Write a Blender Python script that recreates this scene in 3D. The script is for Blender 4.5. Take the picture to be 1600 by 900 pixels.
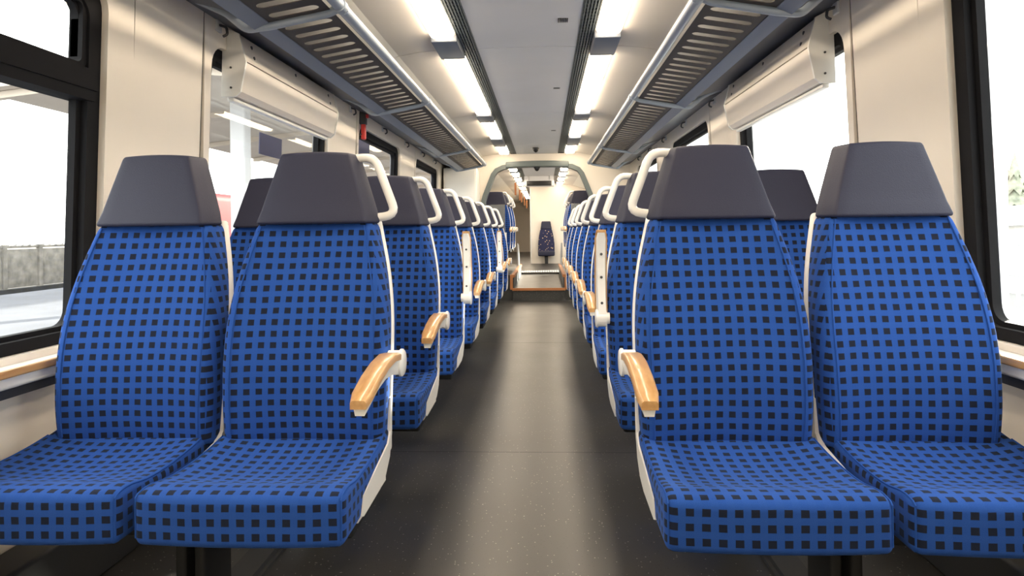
import bpy, math, random
from mathutils import Vector, Matrix
random.seed(4)
R = math.radians
for o in list(bpy.data.objects):
    bpy.data.objects.remove(o)
scene = bpy.context.scene
COL = scene.collection

# ------------------------------------------------------------------ camera
CAMZ = 1.02
cam_d = bpy.data.cameras.new('camera')
cam = bpy.data.objects.new('camera', cam_d)
COL.objects.link(cam)
cam_d.sensor_width = 36.0
cam_d.lens = 22.5                                   # 1000 px focal length on 1600 px
cam_d.shift_x = 0.0
cam_d.shift_y = -90.0 / 1600.0
cam_d.clip_start = 0.02
cam_d.clip_end = 500
cam.matrix_world = (Matrix.Translation((0, 0, CAMZ)) @ Matrix.Rotation(math.atan(.051), 4, 'Z')
                    @ Matrix.Rotation(R(90), 4, 'X') @ Matrix.Rotation(R(-0.7), 4, 'Z'))
scene.camera = cam

# ------------------------------------------------------------------ world, sun, exposure
world = bpy.data.worlds.new('world')
scene.world = world
world.use_nodes = True
bg = world.node_tree.nodes['Background']
bg.inputs[0].default_value = (1.0, 0.985, 0.955, 1)
bg.inputs[1].default_value = 5.2
sun_d = bpy.data.lights.new('sun', 'SUN')
sun_d.energy = 26.0
sun_d.angle = R(1.2)
sun_d.color = (1.0, .93, .80)
sun = bpy.data.objects.new('sun', sun_d)
COL.objects.link(sun)
sun.rotation_euler = Vector((.75, 1.0, .42)).to_track_quat('Z', 'Y').to_euler()
sun.location = (6, 8, 6)
vs = scene.view_settings
vs.view_transform = 'Standard'
vs.look = 'None'
vs.exposure = 0.15
vs.gamma = 1.0
vs.use_curve_mapping = False
LAMP = 19.0

# ------------------------------------------------------------------ materials
MATS = {}


def mat(name, col, rough=.5, metal=0.0, bump=0.0, bscale=200.0, var=0.0, vscale=8.0, coat=0.0, emit=None, spec=.5):
    m = bpy.data.materials.new(name)
    m.use_nodes = True
    nt = m.node_tree
    b = nt.nodes['Principled BSDF']
    b.inputs['Base Color'].default_value = (*col, 1)
    b.inputs['Roughness'].default_value = rough
    b.inputs['Metallic'].default_value = metal
    b.inputs['Specular IOR Level'].default_value = spec
    b.inputs['Coat Weight'].default_value = coat
    tc = nt.nodes.new('ShaderNodeTexCoord')
    if var > 0:
        n = nt.nodes.new('ShaderNodeTexNoise')
        n.inputs['Scale'].default_value = vscale
        n.inputs['Detail'].default_value = 4
        nt.links.new(tc.outputs['Object'], n.inputs['Vector'])
        mr = nt.nodes.new('ShaderNodeMapRange')
        mr.inputs['From Min'].default_value = .3
        mr.inputs['From Max'].default_value = .7
        mr.inputs['To Min'].default_value = 1 - var
        mr.inputs['To Max'].default_value = 1 + var
        nt.links.new(n.outputs['Fac'], mr.inputs['Value'])
        mx = nt.nodes.new('ShaderNodeVectorMath')
        mx.operation = 'SCALE'
        mx.inputs[0].default_value = col
        nt.links.new(mr.outputs[0], mx.inputs['Scale'])
        nt.links.new(mx.outputs[0], b.inputs['Base Color'])
    if bump > 0:
        n2 = nt.nodes.new('ShaderNodeTexNoise')
        n2.inputs['Scale'].default_value = bscale
        nt.links.new(tc.outputs['Object'], n2.inputs['Vector'])
        bp = nt.nodes.new('ShaderNodeBump')
        bp.inputs['Strength'].default_value = bump
        bp.inputs['Distance'].default_value = .002
        nt.links.new(n2.outputs['Fac'], bp.inputs['Height'])
        nt.links.new(bp.outputs[0], b.inputs['Normal'])
    if emit:
        b.inputs['Emission Color'].default_value = (*emit[0], 1)
        b.inputs['Emission Strength'].default_value = emit[1]
    MATS[name] = m
    return m


def fabric(name, blue, dark, px=.0325, pz=.0305, duty=.52):
    """woven blue upholstery with printed navy squares, UV in metres"""
    m = mat(name, blue, rough=.92, spec=.15)
    nt = m.node_tree
    b = nt.nodes['Principled BSDF']
    b.inputs['Sheen Weight'].default_value = .12
    b.inputs['Sheen Roughness'].default_value = .5
    b.inputs['Sheen Tint'].default_value = (.35, .55, 1, 1)
    uv = nt.nodes.new('ShaderNodeUVMap')
    wob = nt.nodes.new('ShaderNodeTexNoise')
    wob.inputs['Scale'].default_value = 9
    nt.links.new(uv.outputs[0], wob.inputs['Vector'])
    wm = nt.nodes.new('ShaderNodeVectorMath')
    wm.operation = 'MULTIPLY_ADD'
    wm.inputs[1].default_value = (.006, .006, 0)
    nt.links.new(wob.outputs['Color'], wm.inputs[0])
    nt.links.new(uv.outputs[0], wm.inputs[2])
    sep = nt.nodes.new('ShaderNodeSeparateXYZ')
    nt.links.new(wm.outputs[0], sep.inputs[0])

    def band(sock, per, du):
        a = nt.nodes.new('ShaderNodeMath'); a.operation = 'DIVIDE'; a.inputs[1].default_value = per
        nt.links.new(sock, a.inputs[0])
        f = nt.nodes.new('ShaderNodeMath'); f.operation = 'FRACT'
        nt.links.new(a.outputs[0], f.inputs[0])
        s = nt.nodes.new('ShaderNodeMath'); s.operation = 'SUBTRACT'; s.inputs[1].default_value = .5
        nt.links.new(f.outputs[0], s.inputs[0])
        ab = nt.nodes.new('ShaderNodeMath'); ab.operation = 'ABSOLUTE'
        nt.links.new(s.outputs[0], ab.inputs[0])
        r = nt.nodes.new('ShaderNodeMapRange')
        r.inputs['From Min'].default_value = du / 2 - .015
        r.inputs['From Max'].default_value = du / 2 + .015
        r.inputs['To Min'].default_value = 1
        r.inputs['To Max'].default_value = 0
        nt.links.new(ab.outputs[0], r.inputs['Value'])
        return r.outputs[0]
    bx, by = band(sep.outputs[0], px, duty), band(sep.outputs[1], pz, duty)
    mu = nt.nodes.new('ShaderNodeMath'); mu.operation = 'MULTIPLY'
    nt.links.new(bx, mu.inputs[0]); nt.links.new(by, mu.inputs[1])
    # fainter stripes of the weave that link the squares
    mxm = nt.nodes.new('ShaderNodeMath'); mxm.operation = 'MAXIMUM'
    nt.links.new(bx, mxm.inputs[0]); nt.links.new(by, mxm.inputs[1])
    c0 = nt.nodes.new('ShaderNodeMix'); c0.data_type = 'RGBA'
    c0.inputs['A'].default_value = (blue[0] * 1.10, blue[1] * 1.05, blue[2] * 1.02, 1)
    c0.inputs['B'].default_value = (*blue, 1)
    nt.links.new(mxm.outputs[0], c0.inputs['Factor'])
    c1 = nt.nodes.new('ShaderNodeMix'); c1.data_type = 'RGBA'
    c1.inputs['B'].default_value = (*dark, 1)
    nt.links.new(c0.outputs['Result'], c1.inputs['A'])
    nt.links.new(mu.outputs[0], c1.inputs['Factor'])
    fn = nt.nodes.new('ShaderNodeTexNoise')
    fn.inputs['Scale'].default_value = 700
    fn.inputs['Detail'].default_value = 2
    nt.links.new(uv.outputs[0], fn.inputs['Vector'])
    fr = nt.nodes.new('ShaderNodeMapRange')
    fr.inputs['To Min'].default_value = .72
    fr.inputs['To Max'].default_value = 1.28
    nt.links.new(fn.outputs['Fac'], fr.inputs['Value'])
    sc = nt.nodes.new('ShaderNodeVectorMath'); sc.operation = 'SCALE'
    nt.links.new(c1.outputs['Result'], sc.inputs[0])
    nt.links.new(fr.outputs[0], sc.inputs['Scale'])
    nt.links.new(sc.outputs[0], b.inputs['Base Color'])
    bp = nt.nodes.new('ShaderNodeBump')
    bp.inputs['Strength'].default_value = .25
    bp.inputs['Distance'].default_value = .001
    nt.links.new(fn.outputs['Fac'], bp.inputs['Height'])
    nt.links.new(bp.outputs[0], b.inputs['Normal'])
    return m


fabric('fabric', (.017, .070, .305), (.010, .0135, .028))
mat('headrest', (.022, .0235, .050), .55, bump=.35, bscale=420, spec=.35)
mat('white_plastic', (.80, .79, .76), .35)
mat('bright_plastic', (.86, .85, .83), .25, coat=.3)
mat('wall', (.80, .735, .655), .5, var=.015, vscale=2)
mat('blind', (.72, .665, .60), .5)
mat('ceiling', (.66, .67, .70), .55, var=.02, vscale=3)
mat('ceiling_side_lit', (.90, .86, .78), .5)  # side panel cream lightened, lamp light above the racks put into the colour
mat('ceiling_side', (.76, .70, .63), .5)
mat('rack_metal', (.27, .315, .385), .38, metal=.0, coat=.2)
mat('rack_panel', (.060, .052, .050), .65, spec=.25)
mat('rack_rail', (.165, .19, .245), .4)
mat('rack_strip', (.060, .068, .092), .45)
mat('grille', (.055, .070, .078), .45)
mat('grille_back', (.012, .014, .016), .8)
mat('spacer', (.14, .16, .20), .35)
mat('lamp', (.9, .86, .78), .5, emit=((1.0, .84, .63), LAMP))
mat('lamp_rim', (.75, .66, .55), .4)
mat('rubber', (.010, .010, .012), .75, spec=.15)
mat('dark_metal', (.030, .031, .034), .5)
mat('portal', (.12, .145, .148), .42)
mat('orange', (.36, .135, .045), .5)
mat('red', (.55, .035, .03), .4)
mat('black', (.008, .008, .009), .3)
mat('piping', (.018, .072, .30), .9, spec=.15)
mat('screw', (.08, .08, .085), .35, metal=.7)
mat('grey_panel', (.30, .31, .31), .4)
mat('sticker', (.07, .075, .14), .6, spec=.2)
mat('under', (.010, .0105, .0115), .7)
mat('body_skin', (.25, .25, .26), .5)
mat('platform', (.100, .105, .125), .85, var=.18, vscale=1.2)
mat('platform_line', (.85, .85, .85), .8)
mat('track_bed', (.20, .18, .16), .95, var=.3, vscale=4)
mat('snow', (.20, .20, .20), .9, var=.05, vscale=1)
mat('fence', (.24, .225, .20), .9, var=.35, vscale=5)
mat('retaining', (.035, .035, .033), .9, var=.4, vscale=3)
mat('foliage', (.24, .26, .20), .9, var=.35, vscale=6)
mat('trunk', (.16, .12, .09), .9)
mat('canopy', (.62, .55, .47), .7)
mat('steel', (.55, .56, .58), .5)
mat('train_red', (.17, .010, .013), .6, spec=.15)
mat('train_glass', (.10, .13, .15), .6, spec=.1)
mat('house', (.60, .58, .55), .8)


def wood_mat():
    m = mat('wood', (.60, .34, .13), .35, coat=.35)
    nt = m.node_tree
    b = nt.nodes['Principled BSDF']
    tc = nt.nodes.new('ShaderNodeTexCoord')
    mp = nt.nodes.new('ShaderNodeMapping')
    mp.inputs['Scale'].default_value = (60, 5, 60)
    nt.links.new(tc.outputs['Object'], mp.inputs[0])
    n = nt.nodes.new('ShaderNodeTexNoise'); n.inputs['Scale'].default_value = 1.2; n.inputs['Detail'].default_value = 4
    nt.links.new(mp.outputs[0], n.inputs['Vector'])
    r = nt.nodes.new('ShaderNodeValToRGB')
    r.color_ramp.elements[0].position = .3
    r.color_ramp.elements[0].color = (.42, .22, .075, 1)
    r.color_ramp.elements[1].position = .7
    r.color_ramp.elements[1].color = (.57, .34, .14, 1)
    nt.links.new(n.outputs['Fac'], r.inputs[0])
    nt.links.new(r.outputs[0], b.inputs['Base Color'])


wood_mat()


def floor_mat():
    m = mat('floor', (.05, .048, .046), .36, spec=.5)
    nt = m.node_tree
    b = nt.nodes['Principled BSDF']
    tc = nt.nodes.new('ShaderNodeTexCoord')
    v = nt.nodes.new('ShaderNodeTexVoronoi'); v.inputs['Scale'].default_value = 95
    nt.links.new(tc.outputs['Object'], v.inputs['Vector'])
    lt = nt.nodes.new('ShaderNodeMath'); lt.operation = 'LESS_THAN'; lt.inputs[1].default_value = .20
    nt.links.new(v.outputs['Distance'], lt.inputs[0])
    sp = nt.nodes.new('ShaderNodeSeparateColor')
    nt.links.new(v.outputs['Color'], sp.inputs[0])
    gt = nt.nodes.new('ShaderNodeMath'); gt.operation = 'GREATER_THAN'; gt.inputs[1].default_value = .55
    nt.links.new(sp.outputs[0], gt.inputs[0])
    mu = nt.nodes.new('ShaderNodeMath'); mu.operation = 'MULTIPLY'
    nt.links.new(lt.outputs[0], mu.inputs[0]); nt.links.new(gt.outputs[0], mu.inputs[1])
    rmp = nt.nodes.new('ShaderNodeValToRGB')
    rmp.color_ramp.elements[0].color = (.012, .012, .012, 1)
    rmp.color_ramp.elements[1].color = (.30, .28, .25, 1)
    rmp.color_ramp.interpolation = 'CONSTANT'
    rmp.color_ramp.elements[1].position = .62
    nt.links.new(sp.outputs[1], rmp.inputs[0])
    n = nt.nodes.new('ShaderNodeTexNoise'); n.inputs['Scale'].default_value = 3.0; n.inputs['Detail'].default_value = 6
    nt.links.new(tc.outputs['Object'], n.inputs['Vector'])
    r2 = nt.nodes.new('ShaderNodeValToRGB')
    r2.color_ramp.elements[0].position = .3
    r2.color_ramp.elements[0].color = (.026, .0258, .0255, 1)
    r2.color_ramp.elements[1].position = .7
    r2.color_ramp.elements[1].color = (.040, .038, .036, 1)
    nt.links.new(n.outputs['Fac'], r2.inputs[0])
    mx = nt.nodes.new('ShaderNodeMix'); mx.data_type = 'RGBA'
    nt.links.new(mu.outputs[0], mx.inputs['Factor'])
    nt.links.new(r2.outputs[0], mx.inputs['A']); nt.links.new(rmp.outputs[0], mx.inputs['B'])
    nt.links.new(mx.outputs['Result'], b.inputs['Base Color'])
    rr = nt.nodes.new('ShaderNodeMapRange')
    rr.inputs['To Min'].default_value = .30; rr.inputs['To Max'].default_value = .42
    nt.links.new(n.outputs['Fac'], rr.inputs['Value'])
    nt.links.new(rr.outputs[0], b.inputs['Roughness'])


floor_mat()


def glass_mat(name, tint, refl=.08, rough=.02):
    m = bpy.data.materials.new(name)
    m.use_nodes = True
    nt = m.node_tree
    nt.nodes.remove(nt.nodes['Principled BSDF'])
    t = nt.nodes.new('ShaderNodeBsdfTransparent'); t.inputs[0].default_value = (*tint, 1)
    g = nt.nodes.new('ShaderNodeBsdfGlossy'); g.inputs['Roughness'].default_value = rough
    mx = nt.nodes.new('ShaderNodeMixShader'); mx.inputs[0].default_value = refl
    nt.links.new(t.outputs[0], mx.inputs[1]); nt.links.new(g.outputs[0], mx.inputs[2])
    nt.links.new(mx.outputs[0], nt.nodes['Material Output'].inputs[0])
    MATS[name] = m


glass_mat('glass', (.95, .97, .96), .05)
glass_mat('smoked_glass', (.34, .40, .40), .25, .25)


def dotted_mat():
    m = mat('dotted_fabric', (.030, .032, .075), .9, spec=.15)
    nt = m.node_tree
    b = nt.nodes['Principled BSDF']
    tc = nt.nodes.new('ShaderNodeTexCoord')
    v = nt.nodes.new('ShaderNodeTexVoronoi'); v.inputs['Scale'].default_value = 22
    nt.links.new(tc.outputs['Object'], v.inputs['Vector'])
    lt = nt.nodes.new('ShaderNodeMath'); lt.operation = 'LESS_THAN'; lt.inputs[1].default_value = .26
    nt.links.new(v.outputs['Distance'], lt.inputs[0])
    mx = nt.nodes.new('ShaderNodeMix'); mx.data_type = 'RGBA'
    mx.inputs['A'].default_value = (.030, .032, .075, 1)
    mx.inputs['B'].default_value = (.55, .40, .25, 1)
    nt.links.new(lt.outputs[0], mx.inputs['Factor'])
    nt.links.new(mx.outputs['Result'], b.inputs['Base Color'])


dotted_mat()


# ------------------------------------------------------------------ mesh helpers
class MB:
    def __init__(self):
        self.v, self.f = [], []

    def add(self, v, f):
        n = len(self.v)
        self.v += [tuple(p) for p in v]
        self.f += [tuple(i + n for i in q) for q in f]
        return self

    def box(self, x0, x1, y0, y1, z0, z1):
        v = [(x, y, z) for x in (x0, x1) for y in (y0, y1) for z in (z0, z1)]
        return self.add(v, [(0, 1, 3, 2), (4, 6, 7, 5), (0, 4, 5, 1), (2, 3, 7, 6), (0, 2, 6, 4), (1, 5, 7, 3)])

    def rbox(self, c, s, r, n=(2, 2, 2), k=2, fn=None):
        """rounded box centred c, size s, radius r, n inner divisions, k rounding divisions"""
        ax = []
        for i in range(3):
            h = s[i] / 2
            inn = h - r
            pts = [-inn - r * math.tan(R(45) * (k - j) / k) for j in range(k)]
            m = n[i]
            pts += [-inn + 2 * inn * j / m for j in range(m + 1)]
            pts += [inn + r * math.tan(R(45) * (j + 1) / k) for j in range(k)]
            ax.append(pts)
        idx, vs, fs = {}, [], []

        def vid(p):
            key = tuple(round(q, 6) for q in p)
            if key not in idx:
                q = [max(-(s[i] / 2 - r), min(s[i] / 2 - r, p[i])) for i in range(3)]
                d = Vector([p[i] - q[i] for i in range(3)])
                if d.length > 1e-9:
                    d = d.normalized() * r
                w = Vector(q) + d
                idx[key] = len(vs)
                vs.append(w)
            return idx[key]
        for a in range(3):
            b, cc = (a + 1) % 3, (a + 2) % 3
            for sg in (-1, 1):
                for i in range(len(ax[b]) - 1):
                    for j in range(len(ax[cc]) - 1):
                        q = []
                        for (ii, jj) in ((i, j), (i + 1, j), (i + 1, j + 1), (i, j + 1)):
                            p = [0, 0, 0]
                            p[a] = sg * s[a] / 2
                            p[b] = ax[b][ii]
                            p[cc] = ax[cc][jj]
                            q.append(vid(p))
                        fs.append(tuple(q if sg > 0 else q[::-1]))
        out = []
        for w in vs:
            p = Vector((w[0] + c[0], w[1] + c[1], w[2] + c[2]))
            out.append(fn(p) if fn else p)
        return self.add(out, fs)

    def tube(self, pts, r, n=10, closed=False):
        pts = [Vector(p) for p in pts]
        m = len(pts)
        rs = r if isinstance(r, (list, tuple)) else [r] * m
        prev = None
        rings = []
        for i in range(m):
            if closed:
                t = (pts[(i + 1) % m] - pts[i - 1]).normalized()
            else:
                t = (pts[min(i + 1, m - 1)] - pts[max(i - 1, 0)]).normalized()
            if prev is None:
                up = Vector((0, 0, 1)) if abs(t.z) < .9 else Vector((1, 0, 0))
                a = t.cross(up).normalized()
            else:
                a = (prev - t * prev.dot(t)).normalized()
            prev = a
            b = t.cross(a)
            rings.append([pts[i] + (a * math.cos(2 * math.pi * j / n) + b * math.sin(2 * math.pi * j / n)) * rs[i] for j in range(n)])
        v = [p for g in rings for p in g]
        f = []
        for i in range(m if closed else m - 1):
            i2 = (i + 1) % m
            for j in range(n):
                j2 = (j + 1) % n
                f.append((i * n + j, i * n + j2, i2 * n + j2, i2 * n + j))
        if not closed:
            f.append(tuple(range(n))[::-1])
            f.append(tuple((m - 1) * n + j for j in range(n)))
        return self.add(v, f)

    def prism(self, poly, y0, y1, fn=None):
        """extrude an xz polygon along y"""
        n = len(poly)
        fn = fn or (lambda x, y, z: (x, y, z))
        v = [fn(x, y0, z) for x, z in poly] + [fn(x, y1, z) for x, z in poly]
        f = [tuple(range(n)), tuple(range(2 * n - 1, n - 1, -1))]
        f += [(i, i + n, (i + 1) % n + n, (i + 1) % n) for i in range(n)]
        return self.add(v, f)

    def build(self, name, m, parent=None, smooth=False, uv=False, angle=40):
        me = bpy.data.meshes.new(name)
        me.from_pydata(self.v, [], self.f)
        me.validate()
        import bmesh
        bm = bmesh.new()
        bm.from_mesh(me)
        bmesh.ops.recalc_face_normals(bm, faces=bm.faces)
        if uv:
            lay = bm.loops.layers.uv.new('UVMap')
            for f in bm.faces:
                nn = f.normal
                ax = max(range(3), key=lambda i: abs(nn[i]) * (1.0, 1.05, 1.0)[i])
                for l in f.loops:
                    p = l.vert.co
                    l[lay].uv = ((p.y, p.z), (p.x, p.z), (p.x, p.y))[ax]
        if smooth:
            for f in bm.faces:
                f.smooth = True
            for e in bm.edges:
                if len(e.link_faces) == 2 and e.calc_face_angle(0) > R(angle):
                    e.smooth = False
        bm.to_mesh(me)
        bm.free()
        me.materials.append(MATS[m])
        return link(name, me, parent)


def link(name, data, parent=None):
    o = bpy.data.objects.new(name, data)
    COL.objects.link(o)
    if parent:
        o.parent = parent
    return o


def tag(o, label=None, cat=None, group=None, kind=None):
    if label:
        o['label'] = label
    if cat:
        o['category'] = cat
    if group:
        o['group'] = group
    if kind:
        o['kind'] = kind
    return o


def empty(name, loc=(0, 0, 0)):
    o = link(name, None)
    o.empty_display_size = .05
    o.location = loc
    return o


def copy_tree(o, parent=None):
    c = o.copy()
    COL.objects.link(c)
    c.parent = parent
    for ch in list(o.children):
        copy_tree(ch, c)
    return c


def rrect(y0, y1, z0, z1, r, k=6):
    pts = []
    for (cy, cz, a0) in ((y1 - r, z1 - r, 0), (y0 + r, z1 - r, 90), (y0 + r, z0 + r, 180), (y1 - r, z0 + r, 270)):
        for j in range(k + 1):
            a = R(a0 + 90 * j / k)
            pts.append((cy + r * math.cos(a), cz + r * math.sin(a)))
    return pts


def lerp_table(tab, t):
    if t <= tab[0][0]:
        return tab[0][1]
    for (a, va), (b, vb) in zip(tab, tab[1:]):
        if t <= b:
            u = (t - a) / (b - a)
            return va + (vb - va) * u
    return tab[-1][1]


ORD = ['front', 'second', 'third', 'fourth', 'fifth', 'sixth', 'seventh', 'eighth']
XC = -.095                      # centre line of the car
SIDES = ((-1, 'left'), (1, 'right'))
YB, YE = -1.1, 24.0             # closed off just behind the camera to keep light off seat fronts
YV = 15.5                       # cabin wall with the folding seat
YP = 9.2                        # bulkhead with the portal


def wx(z):
    return 1.365 - .045 * max(0, z - .85)


def W(side, d, y, z):
    return (XC + side * (wx(z) + d), y, z)


# ------------------------------------------------------------------ floor
fl = MB().box(XC - 1.5, XC + 1.5, YB, 9.27, -.08, 0).build('floor', 'floor')
tag(fl, 'dark speckled linoleum floor running down the aisle', kind='structure')
for yj in (2.94, 5.8):
    MB().box(XC - 1.35, XC + 1.35, yj, yj + .0018, 0, .0004).build('seam', 'under', fl)
st = MB().box(XC - .375, XC + .375, 9.262, 12.2, 0, .18).build('aisle_step_floor', 'floor')
tag(st, 'raised aisle floor beyond the orange step edge', kind='structure')
MB().box(XC - .385, XC + .385, 9.235, 9.262, .148, .184).build('step_edge', 'orange', st)
ve = MB().box(XC - 1.4, XC + 1.4, 12.2, YE, 0, .21).build('vestibule_floor', 'floor')
tag(ve, 'floor in front of the white end wall', kind='structure')
for i in range(16):
    MB().box(XC - .36 + i * .046, XC - .36 + i * .046 + .026, 12.24, 12.62, .2101, .222).build('grating_bar', 'steel', ve)
for s, sn in SIDES:
    po = MB()
    xa, xb = sorted((XC + s * .38, XC + s * 1.40))
    po.box(xa, xb, YP + .10, 12.2, 0, .37)
    p = po.build('podium', 'floor')
    tag(p, f'dark raised seat podium on the {sn} of the far aisle', kind='structure')
    xe = XC + s * .375
    e0, e1 = sorted((xe - s * .028, xe + s * .02))
    MB().box(e0, e1, YP + .08, 12.2, .335, .376).build('podium_edge', 'orange', p)
    e0, e1 = sorted((xe, xe + s * .04))
    MB().box(e0, e1, YP + .06, YP + .10, .16, .376).build('podium_edge', 'orange', p)
    e0, e1 = sorted((XC + s * .36, XC + s * .378))
    MB().box(e0, e1, YP + .09, 12.2, .18, .336).build('podium_riser', 'dark_metal', p)

# ------------------------------------------------------------------ walls with windows
WIN = [(.64, 2.03), (2.68, 4.17), (4.86, 6.28), (7.05, 8.55), (9.95, 11.6), (12.7, 14.9), (17.0, 19.0)]
BREAK = [YB, .52, 2.16, 2.61, 4.24, 4.79, 6.36, 6.98, 8.63, 9.8, 11.75, 12.5, 15.1, 16.5, 19.5, YE]
ZW0, ZW1, ZTOP, RAD = .69, 1.842, 1.968, .095


def ring_panel(mb, side, y0, y1, z0, z1, hole, d0, d1):
    """slab in the wall between depths d0,d1 with a rounded hole or without"""
    fn = lambda d, y, z: W(side, d, y, z)
    if hole is None:
        n = 8
        zs = [z0 + (z1 - z0) * i / n for i in range(n + 1)]
        v, f = [], []
        for d in (d0, d1):
            for z in zs:
                v += [fn(d, y0, z), fn(d, y1, z)]
        m = 2 * (n + 1)
        for i in range(n):
            f.append((2 * i, 2 * i + 1, 2 * i + 3, 2 * i + 2))
            f.append((m + 2 * i, m + 2 * i + 2, m + 2 * i + 3, m + 2 * i + 1))
            f.append((2 * i, 2 * i + 2, m + 2 * i + 2, m + 2 * i))
            f.append((2 * i + 1, m + 2 * i + 1, m + 2 * i + 3, 2 * i + 3))
        f.append((0, m, m + 1, 1))
        f.append((2 * n, 2 * n + 1, m + 2 * n + 1, m + 2 * n))
        mb.add(v, f)
        return
    k = 6
    inner = rrect(*hole, k=k)
    cor = [(y1, z1), (y0, z1), (y0, z0), (y1, z0)]
    n = len(inner)
    for d, sgn in ((d0, 1), (d1, -1)):
        v = [fn(d, *p) for p in inner] + [fn(d, *p) for p in cor]
        f = []
        for c in range(4):
            for j in range(k):
                f.append((c * (k + 1) + j, c * (k + 1) + j + 1, n + c))
            a = c * (k + 1) + k
            f.append((a, (a + 1) % n, n + (c + 1) % 4, n + c))
        mb.add(v, f)
    v = [fn(d0, *p) for p in inner] + [fn(d1, *p) for p in inner]
    mb.add(v, [(i, (i + 1) % n, (i + 1) % n + n, i + n) for i in range(n)])
    v = [fn(d0, *p) for p in cor] + [fn(d1, *p) for p in cor]
    mb.add(v, [(i, (i + 1) % 4, (i + 1) % 4 + 4, i + 4) for i in range(4)])


def loop_band(mb, side, outer, inner, d0, d1):
    n = len(outer)
    v = [W(side, d, *p) for d in (d0, d1) for L in (outer, inner) for p in L]
    f = []
    for i in range(n):
        j = (i + 1) % n
        f += [(i, j, n + j, n + i), (2 * n + i, 3 * n + i, 3 * n + j, 2 * n + j),
              (i, 2 * n + i, 2 * n + j, j), (n + i, n + j, 3 * n + j, 3 * n + i)]
    mb.add(v, f)


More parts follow.
